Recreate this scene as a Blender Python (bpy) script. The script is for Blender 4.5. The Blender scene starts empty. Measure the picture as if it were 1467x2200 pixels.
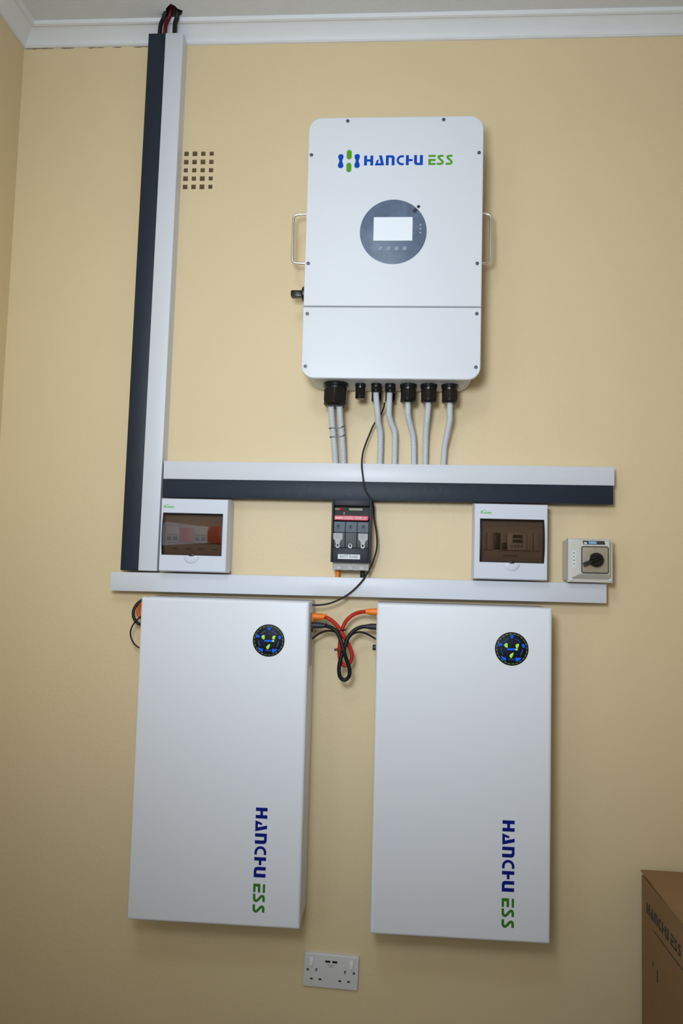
import bpy, bmesh, math, random
from mathutils import Vector, Matrix
random.seed(7)
SC = bpy.context.scene
COL = SC.collection
EYE = 1.45            # eye height above the floor (m); the equipment wall is y = 0, the room is at y < 0
DIST = 2.06           # camera distance from the wall
CEIL = EYE + 1.575
XL, XR, YR = -1.131, 1.75, -2.95

# ---------------------------------------------------------------- camera
cam_d = bpy.data.cameras.new('camera')
cam = bpy.data.objects.new('camera', cam_d); COL.objects.link(cam)
cam_d.sensor_fit = 'HORIZONTAL'; cam_d.sensor_width = 36.0
cam_d.lens = 36.0 * 1591.05 / 1467.0
cam_d.clip_start = 0.02
_r = Vector((0.99766792, 0.06277246, 0.02680179))
_u = Vector((-0.02207127, -0.07487687, 0.9969485))
_w = Vector((-0.06458774, 0.99521509, 0.07331678))
cam.matrix_world = Matrix(((_r.x, _u.x, -_w.x, 0.0), (_r.y, _u.y, -_w.y, -DIST),
                           (_r.z, _u.z, -_w.z, EYE), (0, 0, 0, 1)))
SC.camera = cam

# ---------------------------------------------------------------- light and exposure
SC.view_settings.view_transform = 'Standard'
SC.view_settings.look = 'None'
SC.view_settings.gamma = 1.0
SC.view_settings.use_curve_mapping = False
SC.view_settings.exposure = 0.16
wd = bpy.data.worlds.new('sky'); SC.world = wd; wd.use_nodes = True
_bg = wd.node_tree.nodes['Background']
_bg.inputs[0].default_value = (0.75, 0.86, 1.0, 1); _bg.inputs[1].default_value = 1.0

wd.cycles.sampling_method = 'NONE'        # the sky only shows through the glazed openings
SC.cycles.max_bounces = 5; SC.cycles.diffuse_bounces = 3; SC.cycles.glossy_bounces = 3
SC.cycles.caustics_reflective = False; SC.cycles.caustics_refractive = False

def area_light(name, loc, direction, sx, sz, power, colour):
    l = bpy.data.lights.new(name, 'AREA'); l.shape = 'RECTANGLE'; l.size = sx; l.size_y = sz
    l.energy = power; l.color = colour
    o = bpy.data.objects.new(name, l); COL.objects.link(o)
    o.location = loc
    o.rotation_euler = Vector(direction).to_track_quat('-Z', 'Y').to_euler()
    return o
# daylight through the two windows of the room (behind the photographer, and in the left wall)
WIN_A = (-0.68, -0.08, 1.10, 2.20)          # rear wall: x0, x1, z0, z1
WIN_B = (-2.60, -1.60, 1.00, 2.20)          # left wall: y0, y1, z0, z1
area_light('daylight_rear_window', ((WIN_A[0]+WIN_A[1])/2, YR+0.02, (WIN_A[2]+WIN_A[3])/2), (0, 1, 0),
           WIN_A[1]-WIN_A[0]-.04, WIN_A[3]-WIN_A[2]-.04, 4.0, (0.70, 0.85, 1.0))
area_light('daylight_left_window', (XL+0.02, (WIN_B[0]+WIN_B[1])/2, (WIN_B[2]+WIN_B[3])/2), (1, 0, 0),
           WIN_B[1]-WIN_B[0]-.04, WIN_B[3]-WIN_B[2]-.04, 6.0, (0.70, 0.85, 1.0))
# ceiling lamp in the middle of the room
_cl = bpy.data.lights.new('ceiling_lamp', 'POINT'); _cl.energy = 17.0; _cl.color = (0.78, 0.90, 1.03); _cl.shadow_soft_size = 0.17
_co = bpy.data.objects.new('ceiling_lamp', _cl); COL.objects.link(_co); _co.location = (-0.35, -2.05, CEIL-0.30)
# the photographer's flash, held just above and left of the lens and tipped up at the inverter
_fl = bpy.data.lights.new('camera_flash', 'SPOT'); _fl.energy = 66.0; _fl.color = (0.855, 0.94, 1.03)
_fl.spot_size = math.radians(106); _fl.spot_blend = 1.0; _fl.shadow_soft_size = 0.15
_fo = bpy.data.objects.new('camera_flash', _fl); COL.objects.link(_fo)
_fo.location = (-0.19, -1.95, EYE+0.34)
_fo.rotation_euler = (Vector((-0.06, 0.0, EYE+0.50)) - _fo.location).to_track_quat('-Z', 'Y').to_euler()

PATHS = {
    'conduit_1': [(-0.1635, -0.095, 1.8811), (-0.1625, -0.085, 1.8603), (-0.1603, -0.07, 1.8314), (-0.1551, -0.05, 1.7771), (-0.1512, -0.032, 1.7281)],
    'conduit_2': [(-0.1409, -0.095, 1.8814), (-0.1397, -0.085, 1.8606), (-0.1374, -0.07, 1.8317), (-0.1321, -0.05, 1.7775), (-0.1293, -0.032, 1.7285)],
    'conduit_3': [(-0.0435, -0.09, 1.9271), (-0.0426, -0.085, 1.9066), (-0.0385, -0.075, 1.8692), (-0.0358, -0.06, 1.8441), (-0.03, -0.045, 1.82), (-0.0292, -0.035, 1.7816), (-0.0296, -0.03, 1.7306)],
    'conduit_4': [(-0.0066, -0.09, 1.9275), (-0.0068, -0.085, 1.907), (-0.0072, -0.08, 1.8852), (-0.0067, -0.07, 1.863), (-0.0, -0.055, 1.8431), (0.0084, -0.045, 1.8257), (0.0104, -0.038, 1.7986), (0.0106, -0.03, 1.7313)],
    'conduit_5': [(0.0425, -0.09, 1.9103), (0.0428, -0.088, 1.8942), (0.0434, -0.085, 1.8733), (0.0451, -0.078, 1.8583), (0.0524, -0.06, 1.8351), (0.0596, -0.045, 1.8123), (0.0622, -0.036, 1.7869), (0.0643, -0.03, 1.7297)],
    'conduit_6': [(0.0973, -0.09, 1.9109), (0.0976, -0.088, 1.8949), (0.0972, -0.08, 1.8751), (0.0957, -0.068, 1.8521), (0.0945, -0.052, 1.8283), (0.0945, -0.038, 1.7961), (0.0948, -0.03, 1.7303)],
    'conduit_7': [(0.1543, -0.09, 1.9116), (0.1548, -0.088, 1.8893), (0.1556, -0.083, 1.8676), (0.1565, -0.075, 1.8516), (0.1531, -0.06, 1.8277), (0.1495, -0.047, 1.8044), (0.1462, -0.037, 1.7803), (0.1444, -0.03, 1.7312)],
    'data_cable': [(-0.0198, -0.07, 1.8975), (-0.0222, -0.06, 1.8855), (-0.0296, -0.045, 1.8705), (-0.0482, -0.04, 1.8427), (-0.0579, -0.042, 1.8188), (-0.0698, -0.045, 1.7858), (-0.0766, -0.05, 1.7591), (-0.0782, -0.056, 1.7287), (-0.075, -0.057, 1.7005), (-0.0677, -0.057, 1.6624), (-0.0545, -0.0575, 1.6405), (-0.0445, -0.054, 1.62), (-0.0421, -0.045, 1.5877), (-0.0349, -0.045, 1.5498), (-0.0316, -0.045, 1.5182), (-0.0336, -0.045, 1.4928), (-0.0428, -0.05, 1.461), (-0.0546, -0.056, 1.4356), (-0.0691, -0.058, 1.4128), (-0.091, -0.058, 1.3884), (-0.1155, -0.06, 1.3691), (-0.1461, -0.065, 1.3535), (-0.1706, -0.07, 1.3468), (-0.1943, -0.07, 1.3448), (-0.2144, -0.07, 1.3467)],
    'positive_cable': [(-0.17, -0.08, 1.3153), (-0.1571, -0.085, 1.3123), (-0.142, -0.085, 1.303), (-0.128, -0.085, 1.2887), (-0.1176, -0.085, 1.272), (-0.1099, -0.085, 1.26), (-0.0999, -0.08, 1.2428), (-0.092, -0.08, 1.2235), (-0.0915, -0.08, 1.2065), (-0.0986, -0.08, 1.1929), (-0.1095, -0.08, 1.1888), (-0.1184, -0.08, 1.1958), (-0.1238, -0.08, 1.2151), (-0.1244, -0.08, 1.2346), (-0.1224, -0.08, 1.2542), (-0.1196, -0.075, 1.2759), (-0.1154, -0.07, 1.2929), (-0.1059, -0.07, 1.3092), (-0.0888, -0.07, 1.3233), (-0.0701, -0.075, 1.3303), (-0.049, -0.08, 1.3325)],
    'negative_cable': [(-0.1689, -0.085, 1.2923), (-0.1548, -0.09, 1.2907), (-0.1407, -0.095, 1.2855), (-0.1278, -0.1, 1.273), (-0.1196, -0.105, 1.2568), (-0.1142, -0.107, 1.2403), (-0.1089, -0.107, 1.2236), (-0.1014, -0.1, 1.2014), (-0.095, -0.095, 1.1792), (-0.0971, -0.092, 1.1619), (-0.108, -0.09, 1.1527), (-0.1191, -0.092, 1.1599), (-0.1231, -0.095, 1.1782), (-0.121, -0.098, 1.2004), (-0.1156, -0.097, 1.2222), (-0.1088, -0.095, 1.2416), (-0.1045, -0.093, 1.2573), (-0.0964, -0.09, 1.2719), (-0.0833, -0.088, 1.2843), (-0.0664, -0.085, 1.2919), (-0.0479, -0.085, 1.2937)],
    'link_data_cable': [(-0.2026, -0.06, 1.2521), (-0.1928, -0.06, 1.2599), (-0.1751, -0.065, 1.2721), (-0.1561, -0.07, 1.278), (-0.1366, -0.08, 1.2758), (-0.1223, -0.085, 1.2621), (-0.1154, -0.088, 1.2407), (-0.1101, -0.09, 1.2313), (-0.1056, -0.088, 1.2434), (-0.0989, -0.085, 1.2616), (-0.0871, -0.08, 1.2737), (-0.0713, -0.075, 1.2775), (-0.0528, -0.07, 1.2728), (-0.0328, -0.065, 1.2619), (-0.019, -0.065, 1.255)],
    'left_negative_cable': [(-0.654, -0.05, 1.3504), (-0.6694, -0.05, 1.3448), (-0.6816, -0.055, 1.3358), (-0.6896, -0.06, 1.3219), (-0.691, -0.065, 1.307), (-0.6878, -0.065, 1.2932), (-0.6795, -0.065, 1.2834), (-0.6689, -0.065, 1.2775), (-0.6519, -0.065, 1.273)],
    'left_positive_cable': [(-0.6564, -0.05, 1.3452), (-0.6692, -0.05, 1.341), (-0.6791, -0.05, 1.3306), (-0.683, -0.05, 1.3165), (-0.6819, -0.05, 1.3063), (-0.6763, -0.05, 1.2976), (-0.6617, -0.05, 1.2917)],
    'left_data_cable': [(-0.6558, -0.07, 1.3084), (-0.6683, -0.07, 1.2992), (-0.6769, -0.07, 1.2914), (-0.6855, -0.07, 1.2811), (-0.6925, -0.07, 1.2671), (-0.6944, -0.07, 1.252), (-0.6898, -0.07, 1.2371), (-0.6815, -0.07, 1.2249), (-0.6695, -0.07, 1.2165), (-0.6513, -0.07, 1.2121)],
}

# ---------------------------------------------------------------- materials
def mat(name, col, rough=0.5, metal=0.0, bump=0.0, bscale=200.0, var=0.0, vscale=6.0, spec=0.5,
        emit=None, estr=0.0, stretch=None):
    m = bpy.data.materials.new(name); m.use_nodes = True
    nt = m.node_tree; b = nt.nodes['Principled BSDF']
    b.inputs['Base Color'].default_value = (*col, 1)
    b.inputs['Roughness'].default_value = rough; b.inputs['Metallic'].default_value = metal
    b.inputs['Specular IOR Level'].default_value = spec
    tc = nt.nodes.new('ShaderNodeTexCoord'); src = tc.outputs['Object']
    if stretch:
        mp = nt.nodes.new('ShaderNodeMapping'); mp.inputs['Scale'].default_value = stretch
        nt.links.new(src, mp.inputs['Vector']); src = mp.outputs['Vector']
    if var > 0:
        n = nt.nodes.new('ShaderNodeTexNoise'); n.inputs['Scale'].default_value = vscale
        n.inputs['Detail'].default_value = 3.0
        nt.links.new(src, n.inputs['Vector'])
        r = nt.nodes.new('ShaderNodeMix'); r.data_type = 'RGBA'
        r.inputs[6].default_value = (*[c*(1-var) for c in col], 1)
        r.inputs[7].default_value = (*[min(1, c*(1+var)) for c in col], 1)
        nt.links.new(n.outputs['Fac'], r.inputs[0]); nt.links.new(r.outputs[2], b.inputs['Base Color'])
    if bump > 0:
        n2 = nt.nodes.new('ShaderNodeTexNoise'); n2.inputs['Scale'].default_value = bscale
        n2.inputs['Detail'].default_value = 1.0
        nt.links.new(src, n2.inputs['Vector'])
        bp = nt.nodes.new('ShaderNodeBump'); bp.inputs['Strength'].default_value = bump
        bp.inputs['Distance'].default_value = 0.002
        nt.links.new(n2.outputs['Fac'], bp.inputs['Height']); nt.links.new(bp.outputs['Normal'], b.inputs['Normal'])
    if emit:
        b.inputs['Emission Color'].default_value = (*emit, 1); b.inputs['Emission Strength'].default_value = estr
    return m

def smoky_mat(name, tint, ior=1.5):
    m = bpy.data.materials.new(name); m.use_nodes = True
    nt = m.node_tree; nt.nodes.clear()
    out = nt.nodes.new('ShaderNodeOutputMaterial'); mx = nt.nodes.new('ShaderNodeMixShader')
    tr = nt.nodes.new('ShaderNodeBsdfTransparent'); gl = nt.nodes.new('ShaderNodeBsdfGlossy')
    fr = nt.nodes.new('ShaderNodeFresnel'); fr.inputs['IOR'].default_value = ior
    tr.inputs['Color'].default_value = (*tint, 1)
    gl.inputs['Roughness'].default_value = 0.04
    nt.links.new(fr.outputs[0], mx.inputs[0]); nt.links.new(tr.outputs[0], mx.inputs[1])
    nt.links.new(gl.outputs[0], mx.inputs[2]); nt.links.new(mx.outputs[0], out.inputs['Surface'])
    return m

M = {
 'wall': mat('cream_wall_paint', (0.78, 0.62, 0.375), 0.5, bump=0.25, bscale=90, var=0.035, vscale=2.2),
 'ceil': mat('ceiling_paint', (0.72, 0.745, 0.79), 0.8, bump=0.35, bscale=120, var=0.05, vscale=9),
 'cornice': mat('cornice_paint', (0.78, 0.805, 0.85), 0.55, bump=0.15, bscale=60, var=0.03, vscale=12),
 'floor': mat('floor_screed', (0.30, 0.26, 0.21), 0.6, bump=0.2, bscale=40, var=0.1, vscale=4),
 'powder': mat('white_powder_coat', (0.74, 0.765, 0.81), 0.42),
 'battery': mat('battery_powder_coat', (0.80, 0.815, 0.87), 0.42),
 'casing': mat('white_casting', (0.72, 0.73, 0.75), 0.5),
 'pvc': mat('white_pvc', (0.70, 0.725, 0.78), 0.40),
 'dark_pvc': mat('slate_pvc', (0.015, 0.024, 0.040), 0.5, spec=0.32, bump=0.25, bscale=60, var=0.12, vscale=8),
 'abs': mat('white_abs', (0.68, 0.71, 0.80), 0.32),
 'black': mat('black_nylon', (0.006, 0.006, 0.007), 0.28),
 'rubber': mat('black_cable_sheath', (0.008, 0.008, 0.010), 0.5, spec=0.35),
 'dark_rubber': mat('dark_blue_boot', (0.02, 0.022, 0.032), 0.5),
 'red_cable': mat('red_cable_sheath', (0.50, 0.022, 0.006), 0.42, spec=0.3, var=0.08, vscale=30),
 'orange_boot': mat('orange_boot', (0.95, 0.23, 0.01), 0.45),
 'orange_cable': mat('orange_cable_sheath', (0.75, 0.09, 0.012), 0.4),
 'crimson': mat('crimson_cable_sheath', (0.13, 0.004, 0.014), 0.45, spec=0.3),
 'conduit': mat('grey_conduit', (0.60, 0.64, 0.68), 0.45),
 'chrome': mat('polished_steel', (0.90, 0.88, 0.86), 0.22, 1.0),
 'screw': mat('dark_screw', (0.13, 0.13, 0.18), 0.4, 0.6),
 'panel': mat('blue_grey_panel_film', (0.125, 0.165, 0.245), 0.36, var=0.42, vscale=45),
 'screen': mat('blank_screen_film', (0.78, 0.82, 0.86), 0.2, emit=(0.8, 0.9, 1.0), estr=0.10),
 'button': mat('blue_grey_button', (0.27, 0.33, 0.42), 0.25),
 'lens': mat('pale_indicator', (0.32, 0.37, 0.46), 0.3),
 'tape': mat('dark_tape', (0.02, 0.025, 0.045), 0.4),
 'blue_ink': mat('blue_ink', (0.0, 0.065, 0.46), 0.5, spec=0.15),
 'green_ink': mat('green_ink', (0.10, 0.34, 0.02), 0.5, spec=0.15),
 'navy_ink': mat('navy_ink', (0.003, 0.010, 0.20), 0.5, spec=0.15),
 'forest_ink': mat('forest_ink', (0.045, 0.19, 0.015), 0.5, spec=0.15),
 'lime_ink': mat('lime_ink', (0.13, 0.50, 0.06), 0.45),
 'disc': mat('black_glossy_disc', (0.005, 0.006, 0.008), 0.5, spec=0.2),
 'led_blue': mat('blue_led', (0.0, 0.01, 0.08), 0.5, spec=0.2, emit=(0.002, 0.095, 0.80), estr=0.8),
 'led_dim': mat('dim_blue_led', (0.0, 0.02, 0.10), 0.3, emit=(0.0, 0.05, 0.28), estr=0.5),
 'led_lime': mat('lime_led', (0.05, 0.12, 0.02), 0.5, spec=0.2, emit=(0.45, 0.95, 0.12), estr=0.6),
 'led_ring': mat('ring_led', (0.08, 0.13, 0.03), 0.3, emit=(0.25, 0.42, 0.10), estr=0.35),
 'smoky': smoky_mat('smoky_brown_acrylic', (0.67, 0.595, 0.545)),
 'latch_gap_shade': mat('brown_latch_and_gap_shade', (0.015, 0.012, 0.014), 0.3),  # latch brown, also the painted gap shadow round the doors
 'breaker': mat('light_grey_breaker', (0.62, 0.60, 0.56), 0.4),
 'breaker_dk': mat('dark_breaker_toggle', (0.03, 0.03, 0.03), 0.4),
 'surge_red': mat('red_surge_cartridge', (0.72, 0.07, 0.02), 0.4),
 'blank': mat('module_blank', (0.50, 0.46, 0.42), 0.5),
 'fuse_dark': mat('charcoal_housing', (0.022, 0.026, 0.036), 0.5, spec=0.3),
 'fuse_grey': mat('slate_cover', (0.105, 0.13, 0.165), 0.5, spec=0.3),
 'fuse_clear': mat('dull_window_film', (0.050, 0.055, 0.060), 0.45, spec=0.3),
 'fuse_pale': mat('pale_base', (0.52, 0.51, 0.50), 0.45),
 'paper': mat('white_label', (0.72, 0.75, 0.78), 0.5),
 'ceramic': mat('frosted_fuse_body', (0.40, 0.41, 0.41), 0.5),
 'ink': mat('dark_print', (0.03, 0.03, 0.035), 0.5),
 'grey_ink': mat('grey_print', (0.22, 0.23, 0.25), 0.5),
 'red_strip': mat('red_strip', (0.62, 0.055, 0.085), 0.4),
 'pink_ink': mat('pale_pink_print', (0.85, 0.55, 0.55), 0.5),
 'red_knob': mat('red_stud', (0.50, 0.01, 0.015), 0.3),
 'yellow': mat('dull_yellow_strip', (0.28, 0.24, 0.11), 0.5),
 'brass': mat('dull_brass', (0.10, 0.09, 0.05), 0.4, 0.3),
 'beige': mat('beige_abs', (0.63, 0.61, 0.55), 0.4),
 'foil': mat('bronze_plate', (0.46, 0.40, 0.31), 0.3, 0.35),
 'blue_tag': mat('pale_blue_tag', (0.25, 0.45, 0.68), 0.4),
 'socket': mat('white_socket', (0.72, 0.71, 0.71), 0.35),
 'slot': mat('dark_slot', (0.008, 0.008, 0.008), 0.6),
 'card': mat('brown_cardboard', (0.29, 0.165, 0.07), 0.85, bump=0.2, bscale=70, var=0.12, vscale=14),
 'pack_tape': mat('parcel_tape', (0.40, 0.27, 0.15), 0.3, var=0.06, vscale=20),
 'card_ink': mat('carton_print', (0.035, 0.03, 0.035), 0.7),
 'grey_plate': mat('grey_side_plate', (0.45, 0.46, 0.48), 0.45),
 'glass': smoky_mat('window_glass', (0.95, 0.97, 0.98)),
 'bore_shade': mat('shaded_clay', (0.30, 0.215, 0.115), 0.8, var=0.2, vscale=60),  # unpainted brick colour, darkened for the shade inside the vent holes
 'crack': mat('dirty_crack', (0.05, 0.04, 0.03), 0.9),
 'hole_shade': mat('deep_hole_shade', (0.06, 0.045, 0.03), 0.9),  # shade deep in the vent and ceiling holes, put into the colour
}

# ---------------------------------------------------------------- mesh helpers
def obj(name, bm, m, parent=None, loc=None, sharp=35):
    bmesh.ops.recalc_face_normals(bm, faces=bm.faces)
    me = bpy.data.meshes.new(name); bm.to_mesh(me); bm.free()
    me.materials.append(M[m])
    for p in me.polygons: p.use_smooth = True
    me.set_sharp_from_angle(angle=math.radians(sharp))
    o = bpy.data.objects.new(name, me); COL.objects.link(o)
    if parent: o.parent = parent
    if loc: o.location = loc
    return o

def tag(o, label, cat=None, group=None, kind=None):
    if label: o['label'] = label
    if cat: o['category'] = cat
    if group: o['group'] = group
    if kind: o['kind'] = kind
    return o

def thing(name, label, cat, loc, tilt=0.0, group=None):
    o = bpy.data.objects.new(name, None); COL.objects.link(o); o.empty_display_size = 0.05
    o.location = loc; o.rotation_euler = (0, -tilt, 0)      # tilt > 0: right end higher
    return tag(o, label, cat, group)

def box(bm, x0, x1, y0, y1, z0, z1, bev=0.0, seg=2):
    r = bmesh.ops.create_cube(bm, size=1.0)
    for v in r['verts']:
        v.co = Vector(((x0+x1)/2 + v.co.x*(x1-x0), (y0+y1)/2 + v.co.y*(y1-y0), (z0+z1)/2 + v.co.z*(z1-z0)))
    if bev > 0:
        es = list({e for v in r['verts'] for e in v.link_edges})
        bmesh.ops.bevel(bm, geom=es, offset=bev, segments=seg, profile=0.5, affect='EDGES')
    return bm

def nbox(name, m, parent, x0, x1, y0, y1, z0, z1, bev=0.0, seg=2):
    return obj(name, box(bmesh.new(), x0, x1, y0, y1, z0, z1, bev, seg), m, parent)

def rrect(x0, x1, z0, z1, r, n=6, corners='1111'):
    """corners: tl tr br bl"""
    pts = []
    cs = [((x0, z1), 180, 90, corners[0]), ((x1, z1), 90, 0, corners[1]), ((x1, z0), 0, -90, corners[2]), ((x0, z0), -90, -180, corners[3])]
    for (cx, cz), a0, a1, on in cs:
        if on == '1' and r > 0:
            ox = cx + (r if cx == x0 else -r); oz = cz + (r if cz == z0 else -r)
            for i in range(n+1):
                a = math.radians(a0 + (a1-a0)*i/n); pts.append((ox + r*math.cos(a), oz + r*math.sin(a)))
        else:
            for i in range(n+1): pts.append((cx, cz))
    return pts

def loft(bm, rings, cap0=True, cap1=True):
    """rings: list of equally long closed rings of 3D points"""
    R = []
    for ring in rings: R.append([bm.verts.new(p) for p in ring])
    n = len(R[0])
    for a, b in zip(R, R[1:]):
        for i in range(n):
            j = (i+1) % n
            q = [a[i], a[j], b[j], b[i]]
            if (q[0].co-q[1].co).length < 1e-7 and (q[2].co-q[3].co).length < 1e-7: continue
            try: bm.faces.new(q)
            except ValueError: pass
    if cap0: bm.faces.new(R[0])
    if cap1: bm.faces.new(R[-1][::-1])
    bmesh.ops.remove_doubles(bm, verts=[v for r in R for v in r], dist=1e-6)
    return bm

def plate(bm, x0, x1, z0, z1, r, yb, yf, bev=0.003, corners='1111', n=8):
    def ring(ins, y):
        return [(x, y, z) for x, z in rrect(x0+ins, x1-ins, z0+ins, z1-ins, max(r-ins, 0.0005), n, corners)]
    rings = [ring(0, yb)]
    k = 4
    for i in range(k+1):
        a = math.pi/2*i/k
        rings.append(ring(bev*(1-math.cos(a)), yf + bev*(1-math.sin(a))))
    return loft(bm, rings)

def prism(bm, pts, yb, yf):
    """2D outline (x,z) extruded from yb (back) to yf (front)"""
    f = [bm.verts.new((x, yf, z)) for x, z in pts]; b = [bm.verts.new((x, yb, z)) for x, z in pts]
    bm.faces.new(f); bm.faces.new(b[::-1])
    n = len(pts)
    for i in range(n):
        j = (i+1) % n; bm.faces.new([f[i], f[j], b[j], b[i]])
    return bm

def lathe(bm, prof, origin=(0, 0, 0), axis='z', seg=24, hexf=None):
    """prof: list of (radius, height) along the axis; hexf: indices of rings drawn as hexagons"""
    o = Vector(origin); rings = []
    for k, (r, h) in enumerate(prof):
        ring = []
        for i in range(seg):
            a = 2*math.pi*i/seg
            rr = r
            if hexf and k in hexf:
                rr = r*math.cos(math.pi/6)/math.cos(((a + math.pi/6) % (math.pi/3)) - math.pi/6)
            c, s = rr*math.cos(a), rr*math.sin(a)
            p = {'z': (c, s, h), 'y': (c, h, s), 'x': (h, c, s)}[axis]
            ring.append(o + Vector(p))
        rings.append(ring)
    return loft(bm, rings)

def catmull(pts, step):
    P = [Vector(p) for p in pts]; out = []
    E = [2*P[0]-P[1]] + P + [2*P[-1]-P[-2]]
    for i in range(1, len(E)-2):
        p0, p1, p2, p3 = E[i-1:i+3]
        n = max(2, int((p2-p1).length/step))
        for k in range(n):
            t = k/n
            out.append(0.5*((2*p1) + (p2-p0)*t + (2*p0-5*p1+4*p2-p3)*t*t + (3*p1-p0-3*p2+p3)*t**3))
    out.append(P[-1]); return out

def tube(bm, pts, r, seg=10, step=0.006, ribs=None, closed=False):
    C = catmull(pts, step) if len(pts) > 2 else [Vector(p) for p in pts]
    if ribs:
        fine = []; pitch = ribs; acc = 0.0
        L = [0.0]
        for a, b in zip(C, C[1:]): L.append(L[-1] + (b-a).length)
        n = int(L[-1]/pitch*4); j = 0
        for i in range(n+1):
            s = L[-1]*i/n
            while j < len(L)-2 and L[j+1] < s: j += 1
            t = (s-L[j])/max(1e-9, L[j+1]-L[j]); fine.append(C[j].lerp(C[j+1], min(1, t)))
        C = fine
    up = Vector((0, -1, 0)); T0 = (C[1]-C[0]).normalized()
    if abs(T0.dot(up)) > .9: up = Vector((1, 0, 0))
    N = (up - T0*T0.dot(up)).normalized(); rings = []
    for i, c in enumerate(C):
        T = (C[min(i+1, len(C)-1)] - C[max(i-1, 0)]).normalized()
        N = (N - T*T.dot(N)).normalized(); B = T.cross(N)
        rr = r(i/(len(C)-1)) if callable(r) else r
        if ribs: rr = rr*(1.0 if i % 4 in (0, 1) else 0.88)
        rings.append([c + rr*(math.cos(2*math.pi*k/seg)*N + math.sin(2*math.pi*k/seg)*B) for k in range(seg)])
    return loft(bm, rings)

def stroke(bm, pts, w, yb, yf):
    """constant width 2D stroke with mitred joints, as a prism"""
    P = [Vector((x, z)) for x, z in pts]; L, R = [], []
    for i, p in enumerate(P):
        a = (P[i]-P[i-1]).normalized() if i > 0 else None
        b = (P[i+1]-P[i]).normalized() if i < len(P)-1 else None
        d = (a+b).normalized() if a and b else (a or b)
        n = Vector((-d.y, d.x)); base = a or b
        k = 1/max(0.5, n.dot(Vector((-base.y, base.x))))
        L.append(p + n*w/2*k); R.append(p - n*w/2*k)
    return prism(bm, [tuple(v) for v in L] + [tuple(v) for v in R[::-1]], yb, yf)

def text_bm(body, size, align='CENTER', bold=0.0):
    cu = bpy.data.curves.new('tmp', 'FONT'); cu.body = body; cu.size = size; cu.align_x = align; cu.align_y = 'CENTER'
    cu.extrude = 0.0002; cu.offset = bold; cu.resolution_u = 3
    o = bpy.data.objects.new('tmp', cu); COL.objects.link(o)
    dg = bpy.context.evaluated_depsgraph_get(); me = bpy.data.meshes.new_from_object(o.evaluated_get(dg))
    bm = bmesh.new(); bm.from_mesh(me)
    bpy.data.objects.remove(o); bpy.data.curves.remove(cu); bpy.data.meshes.remove(me)
    bmesh.ops.transform(bm, matrix=Matrix.Rotation(math.pi/2, 4, 'X'), verts=bm.verts)   # stands on the wall, faces -y
    return bm

def text(name, body, size, m, parent, x, y, z, rot=0.0, bold=0.0):
    bm = text_bm(body, size, bold=bold)
    bmesh.ops.transform(bm, matrix=Matrix.Translation((x, y, z)) @ Matrix.Rotation(-rot, 4, 'Y'), verts=bm.verts)
    return obj(name, bm, m, parent)

# ------------------------------------------------ the maker's lettering, drawn as outlines (unit: letter height)
def U_(pts): return [((x-350)/126.0, (248-y)/126.0) for x, y in pts]
def arc(cx, cy, r, a0, a1, n=14):
    return [(cx + r*math.cos(math.radians(a0+(a1-a0)*i/n)), cy - r*math.sin(math.radians(a0+(a1-a0)*i/n))) for i in range(n+1)]
W1 = [
 U_([(350,125),(385,125),(385,172),(425,172),(425,125),(460,125),(460,248),(425,248),(425,200),(385,200),(385,248),(350,248)]),
 U_([(528,124),(563,124),(592,248),(480,248),(506,178),(528,178),(515,222),(552,222)]),
 U_([(612,124),(688,124),(704,130),(714,142),(717,158),(717,248),(682,248),(682,162),(679,154),(672,151),(646,151),(646,248),(612,248)]),
 U_([(827,124)] + arc(803, 186, 62, 90, 270) + [(827,248),(827,222)] + arc(803, 186, 36, 270, 90) + [(827,150)]),
 U_([(852,124),(887,124),(887,172),(932,172),(932,199),(887,199),(887,248),(852,248)]),
 U_([(950,124),(984,124),(984,208),(987,217),(995,221),(1019,221),(1019,124),(1055,124),(1055,248),(985,248),(966,243),(954,231),(950,212)]),
]
W2 = [
 U_([(1122,124),(1208,124),(1208,148),(1122,148)]),
 U_([(1120,174),(1206,174),(1206,199),(1150,199),(1150,224),(1206,224),(1206,248),(1120,248)]),
]
SS = [(1300,136),(1262,136),(1246,141),(1241,153),(1248,166),(1282,196),(1292,210),(1288,226),(1274,235),(1222,236)]
def lettering(parent, ox, y, oz, h, rot=0.0, inks=('blue_ink', 'green_ink'), th=0.0006, mtx=None):
    """two meshes: first word, second word. (ox, oz) lower-left start of the baseline, rot anticlockwise"""
    out = []
    for w, m in ((W1, inks[0]), (W2, inks[1])):
        bm = bmesh.new()
        for pl in w: prism(bm, [(u*h, v*h) for u, v in pl], 0, -th)
        if w is W2:
            for dx in (0, 106): stroke(bm, [(u*h, v*h) for u, v in U_([(a+dx, b) for a, b in SS])], 25/126*h, 0, -th)
        T = mtx if mtx else Matrix.Translation((ox, y, oz)) @ Matrix.Rotation(-rot, 4, 'Y')
        bmesh.ops.transform(bm, matrix=T, verts=bm.verts)
        out.append(obj('lettering', bm, m, parent))
    return out

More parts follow.
